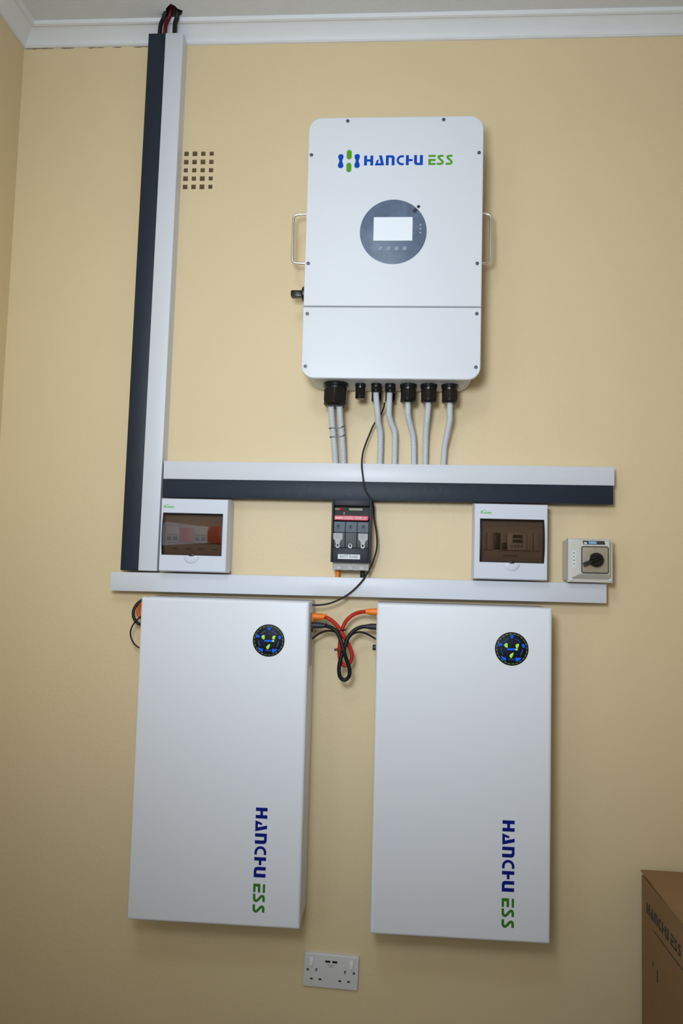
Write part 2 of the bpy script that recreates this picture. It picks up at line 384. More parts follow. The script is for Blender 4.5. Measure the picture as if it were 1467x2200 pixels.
# ================================================================ the room
def wall(name, m, axis, pos, a0, a1, z0, z1, thick, hole=None):
    """slab wall with an optional rectangular opening; thick is signed (away from the room)"""
    bm = bmesh.new()
    def piece(u0, u1, w0, w1):
        if u1-u0 < 1e-6 or w1-w0 < 1e-6: return
        lo, hi = min(pos, pos+thick), max(pos, pos+thick)
        if axis == 'y': box(bm, u0, u1, lo, hi, w0, w1)
        else: box(bm, lo, hi, u0, u1, w0, w1)
    if hole:
        h0, h1, k0, k1 = hole
        piece(a0, h0, z0, z1); piece(h1, a1, z0, z1); piece(h0, h1, z0, k0); piece(h0, h1, k1, z1)
    else: piece(a0, a1, z0, z1)
    return tag(obj(name, bm, m), None, kind='structure')

VX0, VX1, VZ0, VZ1 = -0.6305, -0.5305, 2.535, 2.66          # air brick opening
wall('wall_back', 'wall', 'y', 0.0, XL, XR, 0, CEIL, 0.12, (VX0, VX1, VZ0, VZ1))
wall('wall_left', 'wall', 'x', XL, YR-.12, 0.12, 0, CEIL, -0.12, WIN_B)
wall('wall_right', 'wall', 'x', XR, YR-.12, 0.12, 0, CEIL, 0.12)
wall('wall_rear', 'wall', 'y', YR, XL, XR, 0, CEIL, -0.12, WIN_A)
tag(nbox('floor', 'floor', None, XL-.12, XR+.12, YR-.12, .12, -.10, 0), None, kind='structure')

# ceiling slab with the ragged hole the solar cables come through
bm = box(bmesh.new(), XL-.12, XR+.12, YR-.12, .12, CEIL, CEIL+.16)
ceiling = tag(obj('ceiling', bm, 'ceil'), None, kind='structure')
hole = [(-.676,-.061),(-.690,-.070),(-.673,-.084),(-.668,-.095),(-.650,-.112),(-.640,-.104),(-.634,-.092),(-.622,-.085),(-.630,-.070),(-.645,-.062)]
bm = bmesh.new()
a = [bm.verts.new((x, y, CEIL-.02)) for x, y in hole]; b = [bm.verts.new((x, y, CEIL+.13)) for x, y in hole]
bm.faces.new(a); bm.faces.new(b[::-1])
for i in range(len(hole)):
    j = (i+1) % len(hole); bm.faces.new([a[i], a[j], b[j], b[i]])
cut = obj('cutter', bm, 'hole_shade')
md = ceiling.modifiers.new('hole', 'BOOLEAN'); md.operation = 'DIFFERENCE'; md.object = cut; md.solver = 'EXACT'
dg = bpy.context.evaluated_depsgraph_get()
me = bpy.data.meshes.new_from_object(ceiling.evaluated_get(dg))
ceiling.modifiers.clear(); ceiling.data = me
for p_ in me.polygons: p_.use_smooth = False
me.materials.clear(); me.materials.append(M['ceil']); me.materials.append(M['hole_shade'])
for p_ in me.polygons:
    c_ = p_.center
    p_.material_index = 1 if (c_.z > CEIL+.001 and abs(c_.x+.655) < .06 and -.13 < c_.y < -.05) else 0
bpy.data.objects.remove(cut)

# cove cornice along the equipment wall and the left wall
def cornice_profile():
    pr = [(0.0, -.043), (.006, -.043), (.008, -.041)]
    for i in range(7):
        t = i/6; pr.append((.010 + .032*(t**1.5), -.040 + .030*t))
    pr += [(.045, -.009), (.050, -.0105), (.056, -.0085), (.059, -.004), (.060, 0.0), (0.0, 0.0)]
    return pr
def cornice(name, run, length, n):
    bm = bmesh.new(); rings = []; rnd = random.Random(3)
    for i in range(n+1):
        s = i/n
        ring = []
        for k, (o, h) in enumerate(cornice_profile()):
            j = rnd.uniform(-.0008, .0008) if k in (1, 2) else 0
            jj = rnd.uniform(-.0006, .0006) if 10 <= k <= 13 else 0
            if run == 'x': ring.append((XL + o + (length-o)*s if False else XL + (o if i == 0 else length*s), -o - jj, CEIL + h + j))
            else: ring.append((XL + o + jj, -(o if i == 0 else length*s), CEIL + h + j))
        rings.append(ring)
    loft(bm, rings)
    return tag(obj(name, bm, 'cornice', sharp=25), None, kind='structure')
cornice('trim_1', 'x', XR-XL, 60)
cornice('trim_2', 'y', -YR, 60)

# air brick: plate with twenty tapering square holes, painted over like the wall
vent = tag(bpy.data.objects.new('trim_3', None), None, kind='structure'); COL.objects.link(vent)
bm = bmesh.new(); px, pz = 0.0250, 0.0252; hs = 0.0067
x0, z0 = -.6185, 2.5470
gx = [VX0] + [x0 + (i+.5)*px for i in range(3)] + [VX1]
gz = [VZ0] + [z0 + (j+.5)*pz for j in range(4)] + [VZ1]
rv = random.Random(5)
for i in range(4):
    for j in range(5):
        cx = x0 + i*px; cz = z0 + j*pz
        a = hs*rv.uniform(.9, 1.08); b = a*.62; ox = rv.uniform(.0008, .0025); oz = -rv.uniform(.0015, .003)
        O = [(gx[i], .0005, gz[j]), (gx[i+1], .0005, gz[j]), (gx[i+1], .0005, gz[j+1]), (gx[i], .0005, gz[j+1])]
        F = [(cx+sx*a, .0005, cz+sz*a) for sx, sz in ((-1,-1),(1,-1),(1,1),(-1,1))]
        G = [(cx+ox+sx*b, .018, cz+oz+sz*b*.8) for sx, sz in ((-1,-1),(1,-1),(1,1),(-1,1))]
        H = [(cx+ox+sx*b, .070, cz+oz+sz*b*.8) for sx, sz in ((-1,-1),(1,-1),(1,1),(-1,1))]
        loft(bm, [O, F, G, H], cap0=False, cap1=True)
me_o = obj('air_brick', bm, 'wall', vent)
me_o.data.materials.append(M['bore_shade']); me_o.data.materials.append(M['hole_shade'])
for p_ in me_o.data.polygons: p_.material_index = 0 if p_.center.y < .002 else (1 if p_.center.y < .012 else 2)
# cracked paint line where the cornice meets the wall near the corner
rc = random.Random(11); bm = bmesh.new(); xx = XL + .004
for seg_n, gap in ((9, .012), (4, .035), (5, .020), (3, .030), (6, .025), (3, 0)):
    top, bot = [], []
    for k_ in range(seg_n+1):
        zc = CEIL - .0436 + rc.uniform(-.0006, .0006); hh = .0001 if k_ in (0, seg_n) else rc.uniform(.0005, .0019)
        top.append((xx, zc+.0004)); bot.append((xx, zc-hh)); xx += rc.uniform(.006, .013)
    prism(bm, bot + top[::-1], .0005, -.0004); xx += gap
obj('paint_crack', bm, 'crack', bpy.data.objects['trim_1'])

# windows (behind the photographer): frames with glazing
def window(name, axis, pos, rect):
    a0, a1, z0, z1 = rect; w = .035
    o = bpy.data.objects.new(name, None); COL.objects.link(o); tag(o, None, kind='structure')
    def bar(u0, u1, k0, k1, nm='window_frame', m='abs', t=.03):
        if axis == 'y': return nbox(nm, m, o, u0, u1, pos-.09-t/2, pos-.09+t/2, k0, k1)
        return nbox(nm, m, o, pos-.09-t/2, pos-.09+t/2, u0, u1, k0, k1)
    bar(a0, a0+w, z0, z1); bar(a1-w, a1, z0, z1); bar(a0+w, a1-w, z0, z0+w); bar(a0+w, a1-w, z1-w, z1)
    bar(a0+w, a1-w, z0+w, z1-w, 'pane', 'glass', .004)
window('window_1', 'y', YR, WIN_A)
window('window_2', 'x', XL, WIN_B)

# ================================================================ trunking
def trunking(name, label, m, x0, x1, z0, z1, D, tilt, group, vertical):
    t = thing(name, label, 'trunking', (x0, 0, z0), tilt, group)
    L, Hh = x1-x0, z1-z0
    if vertical:
        nbox('base', m, t, .0012, L-.0012, -D+.004, 0, .001, Hh-.001)
        bm = bmesh.new()
        box(bm, 0, L, -D, -D+.0035, 0, Hh, .0012); box(bm, 0, .0011, -D+.0035, -D+.013, 0, Hh); box(bm, L-.0011, L, -D+.0035, -D+.013, 0, Hh)
        obj('lid', bm, m, t)
    else:
        nbox('base', m, t, .001, L-.001, -D+.004, 0, .0012, Hh-.0012)
        bm = bmesh.new()
        box(bm, 0, L, -D, -D+.0035, 0, Hh, .0012); box(bm, 0, L, -D+.0035, -D+.013, 0, .0011); box(bm, 0, L, -D+.0035, -D+.013, Hh-.0011, Hh)
        obj('lid', bm, m, t)
    return t
GT = 'cable trunking on the wall'
trunking('cable_trunking', 'upright dark grey cable trunking running up to the ceiling', 'dark_pvc', -.7385, -.6885, 1.4235, 2.985, .050, -.0045, GT, True)
trunking('cable_trunking', 'upright white cable trunking running up to the ceiling', 'pvc', -.6880, -.6355, 1.4240, 2.985, .0505, -.0045, GT, True)
trunking('cable_trunking', 'white cable trunking just below the inverter conduits', 'pvc', -.6290, .5985, 1.6795, 1.7300, .050, .0043, GT, False)
trunking('cable_trunking', 'dark grey horizontal cable trunking above the breaker boxes', 'dark_pvc', -.6290, .5955, 1.6290, 1.6790, .049, .0043, GT, False)
trunking('cable_trunking', 'lowest white cable trunking directly above the two batteries', 'pvc', -.7640, .5780, 1.3665, 1.4185, .050, .0038, GT, False)

# ================================================================ inverter
ID = .165
inv = thing('inverter', 'white wall-mounted hybrid inverter with round display and blue and green logo', 'inverter', (-.006, 0, 1.939))
bm = bmesh.new(); plate(bm, -.224, .224, .004, .702, .040, -.012, -ID+.013, .001)
obj('casing', bm, 'casing', inv)
nbox('mounting_bracket', 'grey_plate', inv, -.17, .17, -.0125, 0, .12, .62)
SEAM = .192
bm = bmesh.new(); plate(bm, -.2325, .2325, SEAM+.0012, .711, .036, -ID+.013, -ID, .0035, '1100'); obj('upper_cover', bm, 'powder', inv)
bm = bmesh.new(); plate(bm, -.2335, .2325, 0, SEAM-.0012, .034, -ID+.013, -ID, .0035, '0011'); obj('lower_cover', bm, 'powder', inv)
ox, oz = inv.location.x, inv.location.z
for sx, sz in [(-.1343,2.6388),(.1206,2.6395),(-.2292,2.5452),(.2148,2.5474),(-.2289,2.2468),(.2139,2.247),(-.2272,2.1107),(.2145,2.1129),(-.2279,1.9699),(.2140,1.9716)]:
    bm = bmesh.new(); lathe(bm, [(.0048, 0), (.0048, -.0012), (.0040, -.0022), (.0022, -.0024), (.0020, -.0012)], (sx-ox, -ID+.0006, sz-oz), 'y', 14)
    obj('screw', bm, 'screw', inv)
# display
bm = bmesh.new(); lathe(bm, [(.0878, 0), (.0878, -.0008), (.0868, -.0012)], (-.0005, -ID+.0003, 2.3325-oz), 'y', 64)
disp = obj('display_panel', bm, 'panel', inv); dy = -ID-.0009
nbox('screen', 'screen', disp, -.0583-ox, .0440-ox, dy-.0008, dy+.0005, 2.3080-oz, 2.3720-oz, .0002, 1)
for bx in (-.0392, -.0171, .0036, .0244):
    bm = bmesh.new(); lathe(bm, [(.0066, .0004), (.0066, -.0008), (.0058, -.0018), (.0040, -.0020), (.0034, -.0014), (.001, -.0012)], (bx-ox, dy, 2.2872-oz), 'y', 20)
    obj('button', bm, 'button', disp)
for lz in (2.3514, 2.3405, 2.3300):
    bm = bmesh.new(); lathe(bm, [(.0026, .0003), (.0026, -.0004), (.0018, -.0007)], (.0648-ox, dy, lz-oz), 'y', 12)
    obj('indicator_light', bm, 'lens', disp)
for (cx, cz), s, yy in (((.0587-ox, 2.4008-oz), .0036, -ID), ((.0496-ox, 2.3898-oz), .0048, dy)):
    bm = bmesh.new(); box(bm, -s*1.1, s*1.1, yy-.0007, yy+.0003, -s, s)
    bmesh.ops.transform(bm, matrix=Matrix.Translation((cx, 0, cz)) @ Matrix.Rotation(-math.radians(50), 4, 'Y'), verts=bm.verts)
    obj('tape_scrap', bm, 'tape', inv)
# logo
lettering(inv, -.0879-ox, -ID, 2.5147-oz, .0278)
E1 = .0278/126
def emb(x, y): return (x-350)*E1 + (-.0879-ox), (248-y)*E1 + (2.5147-oz)
for cx in (68, 266):
    out = []
    for i in range(24):
        v = i/23; yy = 103 + v*177
        w = 34 - 16*math.exp(-((yy-190)/33)**2)
        if yy < 137: w *= math.sqrt(max(0.0, 1-((137-yy)/34.2)**2))
        if yy > 246: w *= math.sqrt(max(0.0, 1-((yy-246)/34.2)**2))
        out.append((max(w, .6), yy))
    pts = [emb(cx-w, yy) for w, yy in out] + [emb(cx+w, yy) for w, yy in out[::-1]]
    bm = bmesh.new(); prism(bm, pts, -ID, -ID-.0006); obj('emblem_bar', bm, 'blue_ink', inv)
for y0_, y1_ in ((52, 170), (212, 330)):
    a = emb(138, y1_); b = emb(198, y0_); bm = bmesh.new()
    prism(bm, rrect(a[0], b[0], a[1], b[1], 29*E1, 6), -ID, -ID-.0006); obj('emblem_bar', bm, 'green_ink', inv)
# handles
for s, xs, xo in ((-1, -.222, -.2815-ox), (1, .222, .2560-ox)):
    zt, zb = 2.4135-oz, 2.2750-oz; hy = -.098; rc = .012
    pts = [(xs, hy, zt), (xo-s*rc*1.6, hy, zt), (xo-s*rc*.35, hy, zt-rc*.3), (xo, hy, zt-rc*1.5), (xo, hy, (zt+zb)/2), (xo, hy, zb+rc*1.5), (xo-s*rc*.35, hy, zb+rc*.3), (xo-s*rc*1.6, hy, zb), (xs, hy, zb)]
    bm = bmesh.new(); tube(bm, pts, .0036, 12, .004); hd = obj('handle', bm, 'chrome', inv)
    for zz in (zt, zb):
        bm = bmesh.new(); lathe(bm, [(.0062, s*-.004), (.0062, s*.012), (.0050, s*.0135)], (s*.224, hy, zz), 'x', 16)
        obj('handle_mount', bm, 'chrome', hd)
# isolator on the left side
bm = bmesh.new(); lathe(bm, [(.0205, .004), (.0205, -.0175), (.0185, -.0200)], (-.224, -.100, 2.1875-oz), 'x', 28)
sw = obj('isolator', bm, 'black', inv)
nbox('knob', 'black', sw, -.224-.0510, -.224-.0190, -.112, -.088, 2.1785-oz, 2.1955-oz, .003)
# glands under the casing (last two: back row)
def gland(x, y, R, h1, h2, z=.004):
    bm = bmesh.new(); lathe(bm, [(R*1.03, .004), (R*1.03, -h1*.55), (R*.94, -h1*.62), (R*.88, -h1)], (x, y, z), 'z', 30)
    g = obj('cable_gland', bm, 'black', inv)
    bm = bmesh.new()
    lathe(bm, [(R*.98, -h1*.98), (R*1.04, -h1-.002), (R*1.04, -h1-h2*.66), (R*.96, -h1-h2*.86), (R*.80, -h1-h2), (R*.55, -h1-h2)], (x, y, z), 'z', 48, hexf={1, 2})
    obj('gland_nut', bm, 'black', g)
gland(-.1525-ox, -.090, .0330, .018, .045)
gland(-.0856-ox, -.090, .0142, .013, .028)
gland(-.0430-ox, -.092, .0140, .010, .014)
gland(-.0053-ox, -.092, .0140, .010, .014)
gland(.0435-ox, -.088, .0222, .016, .034)
gland(.0982-ox, -.088, .0222, .016, .034)
gland(.1541-ox, -.088, .0222, .016, .034)
gland(-.0425-ox, -.050, .0145, .014, .026)
gland(-.0050-ox, -.050, .0145, .014, .026)

# corrugated conduits
GC = 'grey corrugated conduits under the inverter'
names = [('grey corrugated conduit tied, left one of the tied pair', .0088), ('grey corrugated conduit tied, right one of the tied pair', .0088),
         ('grey corrugated conduit right beside the thin black cable, third from the left', .0086), ('grey corrugated conduit fourth from the left with a double bend', .0086),
         ('grey corrugated conduit fifth from the left, leaning right as it falls', .0084), ('nearly straight grey corrugated conduit second from the right', .0084),
         ('rightmost grey corrugated conduit leaning left as it falls', .0084)]
for i, (lb, r) in enumerate(names):
    bm = bmesh.new(); tube(bm, PATHS['conduit_%d' % (i+1)], r, 14, .004, ribs=.0032)
    tag(obj('corrugated_conduit', bm, 'conduit', sharp=80), lb, 'conduit', GC)
# two ties round the pair
def pair_tie(z, label):
    def at(path):
        C = catmull(path, .004); return min(C, key=lambda c: abs(c.z-z))
    a, b = at(PATHS['conduit_1']), at(PATHS['conduit_2']); r = .0098; pts = []
    for i in range(33):
        t = 2*math.pi*i/32; c, s = math.cos(t), math.sin(t)
        q = b if c > 0 else a
        pts.append((q.x + r*c, q.y - r*s, q.z + .004*c - .003*s))
    bm = bmesh.new(); tube(bm, pts, .0011, 8, .003)
    tag(obj('cable_tie', bm, 'black'), label, 'cable tie', 'cable ties')
pair_tie(1.829, 'upper thin black cable tie round the paired grey conduits')
pair_tie(1.805, 'lower thin black cable tie round the paired grey conduits')
bm = bmesh.new(); tube(bm, PATHS['data_cable'], .0024, 10, .005)
tag(obj('data_cable', bm, 'rubber'), 'long thin black cable hanging from the inverter past the fuse holder', 'cable')

# solar cables through the ceiling
def cable(name, pts, r, m, label, group=None, seg=12):
    bm = bmesh.new(); tube(bm, pts, r, seg, .006)
    return tag(obj(name, bm, m), label, 'cable', group)
GS = 'solar cables at the ceiling'
ZT = 2.965
cable('solar_cable', [(-.706,-.030,ZT), (-.703,-.038,2.985), (-.694,-.058,3.006), (-.676,-.078,3.020), (-.668,-.084,3.07)], .0058, 'rubber', 'black solar cable from the dark trunking, left of the red one', GS)
cable('solar_cable', [(-.690,-.030,ZT), (-.688,-.036,2.985), (-.680,-.055,3.006), (-.663,-.074,3.022), (-.656,-.080,3.07)], .0052, 'crimson', 'dark red solar cable rising into the ceiling hole', GS)
cable('solar_cable', [(-.659,-.030,ZT), (-.658,-.038,2.985), (-.651,-.060,3.005), (-.641,-.076,3.018), (-.642,-.085,3.07)], .0065, 'rubber', 'thick black solar cable from the white trunking to the ceiling hole', GS)

# ================================================================ breaker boxes
def breaker_box(label, x0, x1, z0, z1, wx0, wx1, wz0, wz1, kind):
    D = .085; x0 -= .003; x1 += .004; z0 -= .001; z1 += .001
    t = thing('breaker_box', label, 'breaker box', ((x0+x1)/2, 0, z0), 0.0, 'white breaker boxes')
    X, Z = (x0+x1)/2, z0
    a0, a1, c1 = x0-X, x1-X, z1-Z
    w0, w1, k0, k1 = wx0-X, wx1-X, wz0-Z, wz1-Z
    # back tray
    bm = bmesh.new(); e = .004
    box(bm, a0+e, a1-e, -.004, 0, e, c1-e); box(bm, a0+e, a0+e+.003, -.042, -.004, e, c1-e); box(bm, a1-e-.003, a1-e, -.042, -.004, e, c1-e)
    box(bm, a0+e+.003, a1-e-.003, -.042, -.004, e, e+.003); box(bm, a0+e+.003, a1-e-.003, -.042, -.004, c1-e-.003, c1-e)
    obj('back_tray', bm, 'abs', t)
    # front cover with its opening; edges slope inward
    def R4(u0, u1, v0, v1, y): return [(u0, y, v0), (u1, y, v0), (u1, y, v1), (u0, y, v1)]
    bm = bmesh.new(); s = .0025
    loft(bm, [R4(a0, a1, 0, c1, -.040), R4(a0, a1, 0, c1, -.066), R4(a0+s*.5, a1-s*.8, s*.3, c1-s*.3, -.076), R4(a0+s, a1-s, s, c1-s, -D+.001), R4(a0+s+.002, a1-s-.002, s+.002, c1-s-.002, -D),
              R4(w0, w1, k0, k1, -D), R4(w0, w1, k0, k1, -.050)], cap0=False, cap1=False)
    cov = obj('front_cover', bm, 'abs', t, sharp=25)
    # inner plate with the module slot
    nbox('inner_plate', 'blank', t, w0-.004, w1+.004, -.052, -.049, k0-.004, k1+.004)
    H = k1-k0; W = w1-w0
    if kind == 'dc':
        m0, m1 = k0+H*.30, k0+H*.70; n = 4; mw = W*.94/n
        for i in range(n):
            u0 = w0+W*.03+i*mw; u1 = u0+mw-.0012
            if i in (0, 2):
                br = nbox('circuit_breaker', 'breaker', t, u0, u1, -.066, -.050, m0, m1, .001)
                for j in (0, 1):
                    c = u0+(u1-u0)*(.28+.44*j); nbox('toggle', 'breaker_dk', br, c-.0052, c+.0052, -.0735, -.0655, m0+H*.055, m0+H*.145, .001)
                nbox('rating_band', 'grey_ink', br, u0+.003, u1-.003, -.0664, -.0655, m0+H*.17, m0+H*.20)
            elif i == 1:
                br = nbox('surge_arrester', 'breaker', t, u0, u1, -.064, -.050, m0, m1, .001)
                nbox('red_cartridge', 'surge_red', br, u0+.001, u1-.001, -.067, -.0635, m0+.001, m0+H*.36, .001)
            else:
                br = nbox('surge_arrester', 'surge_red', t, u0, u1, -.067, -.050, m0, m1, .001)
        for i in range(4):
            c = w0+W*(.17+.225*i)
            lb = nbox('label_strip', 'blank', t, c-.012, c+.012, -.0526, -.0519, k0+H*.13, k0+H*.19)
            for j in range(4): nbox('print_mark', 'ink', lb, c-.008+j*.0042, c-.0055+j*.0042, -.0529, -.0525, k0+H*.145, k0+H*.175)
    else:
        m0, m1 = k0+H*.29, k0+H*.70; n = 9; mw = W*.94/n
        for i in range(n):
            u0 = w0+W*.03+i*mw; u1 = u0+mw-.0014
            if i in (0, 1, 7, 8):
                br = nbox('module_blank', 'blank', t, u0, u1, -.060, -.050, m0, m1, .0012)
            elif i == 2:
                br = nbox('module_blank', 'breaker_dk', t, u0+.002, u1, -.058, -.050, m0+.002, m1-.001, .0008)
            elif i == 3:
                br = nbox('circuit_breaker', 'blank', t, u0, u1, -.064, -.050, m0, m1, .001)
                nbox('toggle', 'breaker_dk', br, u0+.003, u1-.002, -.074, -.0635, m0+H*.02, m0+H*.17, .001)
            elif i == 4:
                br = nbox('energy_meter', 'breaker', t, u0, u0+3*mw-.0014, -.064, -.050, m0, m1, .001)
                for q in (.68, .42): nbox('meter_window', 'breaker_dk', br, u0+mw*.8, u0+mw*2.3, -.0646, -.0635, m0+(m1-m0)*q, m0+(m1-m0)*(q+.2))
                for j in range(4): nbox('meter_key', 'grey_ink', br, u0+mw*(.5+j*.5), u0+mw*(.85+j*.5), -.0648, -.0635, m0+(m1-m0)*.18, m0+(m1-m0)*.30)
        lb = nbox('label_strip', 'blank', t, w0+W*.38, w0+W*.66, -.0526, -.0519, k0+H*.13, k0+H*.20)
        for j in range(6): nbox('print_mark', 'ink', lb, w0+W*(.40+j*.04), w0+W*(.425+j*.04), -.0529, -.0525, k0+H*.15, k0+H*.18)
    # smoky bowed door
    bm = bmesh.new(); g = .0012; n = 14; out, inn = [], []
    for i in range(n+1):
        v = i/n; z = k0+g + (k1-k0-2*g)*v
        y = -D + .003 - .0095*(1-(2*v-1)**2)**.75
        out.append((y, z)); inn.append((y+.0018, z))
    prof = out + inn[::-1]
    loft(bm, [[(u, y, z) for y, z in prof] for u in (w0+g, w1-g)])
    dr = obj('door', bm, 'smoky', t, sharp=50)
    bm = bmesh.new(); f = .0020
    for u0, u1 in ((w0+.0003, w0+f), (w1-f, w1-.0003)):
        loft(bm, [[(u, y-.0003, z) for y, z in out] + [(-.060, z) for y, z in ()] + [(u, -D+.012, z) for y, z in out[::-1]] for u in (u0, u1)])
    box(bm, w0+f, w1-f, -D-.0003, -D+.012, k0+.0003, k0+f); box(bm, w0+f, w1-f, -D-.0003, -D+.012, k1-f, k1-.0003)
    obj('door_gap_shade', bm, 'latch_gap_shade', dr)  # dark border standing in for the shadow gap round the door
    cxm = (w0+w1)/2 if kind == 'dc' else (w0+w1)/2
    nbox('latch', 'latch_gap_shade', dr, cxm-.0065, cxm+.0065, -D-.003, -D+.004, k0-.002, k0+.004, .0015)
    # thumb scoop below the door
    bm = bmesh.new(); rings = []
    for sc, yy in ((1, -D+.0005), (.97, -D-.0012), (.86, -D-.0026), (.62, -D-.0036), (.3, -D-.0041)):
        ring = []
        for i in range(21):
            a = math.pi + math.pi*i/20
            ring.append((cxm + .0215*sc*math.cos(a), yy, k0-.0022 + .0205*sc*math.sin(a)))
        rings.append(ring)
    loft(bm, rings, cap0=False)
    obj('thumb_scoop', bm, 'abs', cov, sharp=60)
    # green maker's mark: a K with a swash and a low run of letters
    lx, lz = w0+.0015, k1+.0135; yb, yf = -D, -D-.0005
    bm = bmesh.new()
    prism(bm, [(lx, lz), (lx+.0022, lz), (lx+.0030, lz+.0068), (lx+.0008, lz+.0068)], yb, yf)
    stroke(bm, [(lx+.0022, lz+.0034), (lx+.0060, lz+.0064), (lx+.0090, lz+.0084), (lx+.0135, lz+.0092)], .0014, yb, yf)
    stroke(bm, [(lx+.0024, lz+.0036), (lx+.0052, lz+.0004), (lx+.0078, lz+.0006)], .0018, yb, yf)
    obj('maker_mark', bm, 'lime_ink', cov)
    text('maker_mark', 'osen', .0105, 'lime_ink', cov, lx+.0185, -D-.0002, lz+.0026, bold=.0003)
    return t
breaker_box('white breaker box with red modules behind its smoky window', -.6190, -.4380, 1.4250, 1.6230, -.6142, -.4490, 1.4687, 1.5835, 'dc')
breaker_box('white breaker box with dark modules behind smoky window, beside the rotary switch', .2265, .4140, 1.4275, 1.6270, .2394, .4074, 1.4716, 1.5868, 'ac')

# ================================================================ fuse switch disconnector
FX, FZ = -.1010, 1.4400
t = thing('fuse_holder', 'dark grey fuse disconnector with red strip and white label', 'fuse holder', (FX, 0, FZ))
hw = .0530
bm = bmesh.new(); box(bm, -.0485, .0485, -.062, 0, .0, .050, .002)
for i in range(3): box(bm, -.040+i*.031, -.024+i*.031, -.066, -.060, .001, .012, .001)
obj('base', bm, 'fuse_pale', t)
bm = bmesh.new()
box(bm, -hw, -hw+.0055, -.090, 0, .021, .1895, .0015); box(bm, hw-.0055, hw, -.090, 0, .021, .1895, .0015)
box(bm, -hw+.0055, hw-.0055, -.088, 0, .0215, .0600, .002); box(bm, -hw+.0055, hw-.0055, -.088, 0, .1725, .1895, .002)
box(bm, -hw+.0055, hw-.0055, -.060, -.050, .0600, .1725)
obj('housing', bm, 'fuse_dark', t)
nbox('recess_shade', 'slot', t, -hw+.0055, hw-.0055, -.0615, -.0595, .1300, .1725)  # black plate standing in for the shade inside the opening
nbox('guide_strip', 'yellow', t, -.0470, -.0320, -.064, -.0595, .1625, .1675)
nbox('guide_strip', 'brass', t, -.0080, .0280, -.064, -.0595, .1620, .1680)
bm = bmesh.new(); lathe(bm, [(.0042, 0), (.0042, -.006), (.002, -.0075)], (-.0300, -.0600, .1650), 'y', 16); obj('stud', bm, 'red_knob', t)
nbox('pin', 'paper', t, -.0225, -.0205, -.0625, -.0595, .1500, .1570, .0006)
bm = bmesh.new(); plate(bm, -.0460, .0455, .1335, .1460, .004, -.0600, -.0880, .001, '0110'); st = obj('name_strip', bm, 'red_strip', t)
for x0_, x1_, z0_, z1_ in ((-.0430,-.0225,.1375,.1415),(-.0195,.0030,.1402,.1416),(-.0195,.0070,.1368,.1380),(.0120,.0180,.1396,.1420),(.0200,.0280,.1396,.1420),(.0340,.0385,.1396,.1420),(.0110,.0400,.1366,.1376)):
    nbox('print_mark', 'pink_ink', st, x0_, x1_, -.0884, -.0878, z0_, z1_)
bm = bmesh.new()
for i in range(3):
    u0 = -.0470+i*.0314; plate(bm, u0+.0004, u0+.0310, .1010, .1300, .0015, -.0600, -.0860, .0015)
cv = obj('cover', bm, 'fuse_grey', t)
bm = bmesh.new()
for i in range(3):
    u0 = -.0470+i*.0314; plate(bm, u0+.0004, u0+.0310, .0605, .1008, .0015, -.0600, -.0852, .0010)
wn = obj('cover_window', bm, 'fuse_clear', t)
for i in range(3):
    c = -.0352+i*.0336
    for zz, tall in ((.1165, .0052), (.0655 if i != 1 else .0655, .0060)):
        bm = bmesh.new(); plate(bm, c-.0052, c+.0052, zz-tall-.001, zz+tall, .005, -.0845, -.0872, .001); sl = obj('test_slot', bm, 'paper' if zz < .1 else 'fuse_grey', t)
        bm = bmesh.new(); plate(bm, c-.0026, c+.0026, zz-tall*.55, zz+tall*.80, .0025, -.0868, -.0876, .0002); obj('slot_opening', bm, 'slot', sl)
for c in (-.0352, .0320):
    bm = bmesh.new(); prism(bm, [(c-.0125,.0985),(c+.0125,.0985),(c+.0125,.0830),(c+.0075,.0790),(c+.0045,.0690),(c-.0045,.0690),(c-.0075,.0790),(c-.0120,.0830)], -.0850, -.0862)
    f_ = obj('fuse_link', bm, 'ceramic', t); tag(f_, 'white fuse link seen through the cover')
    for k in range(3): nbox('print_mark', 'grey_ink', f_, c-.007, c+.006-.003*(k % 2), -.0865, -.0860, .0945-k*.0042, .0957-k*.0042)
lb = nbox('name_label', 'paper', t, -.0335, .0255, -.0892, -.0878, .0300, .0425, .0002, 1)
text('print_text', 'BATT FUSES', .0092, 'grey_ink', lb, -.0040, -.0894, .0362, bold=.0002)
cable('fuse_cable', [(-.1378, -.030, 1.4480), (-.1378, -.030, 1.4300), (-.1378, -.030, 1.4120)], .0062, 'orange_boot', 'short orange cable between fuse holder and lowest trunking', 'fuse holder cables')
cable('fuse_cable', [(-.0692, -.030, 1.4480), (-.0692, -.030, 1.4300), (-.0692, -.030, 1.4120)], .0068, 'rubber', 'short black cable between fuse holder and lowest trunking', 'fuse holder cables')

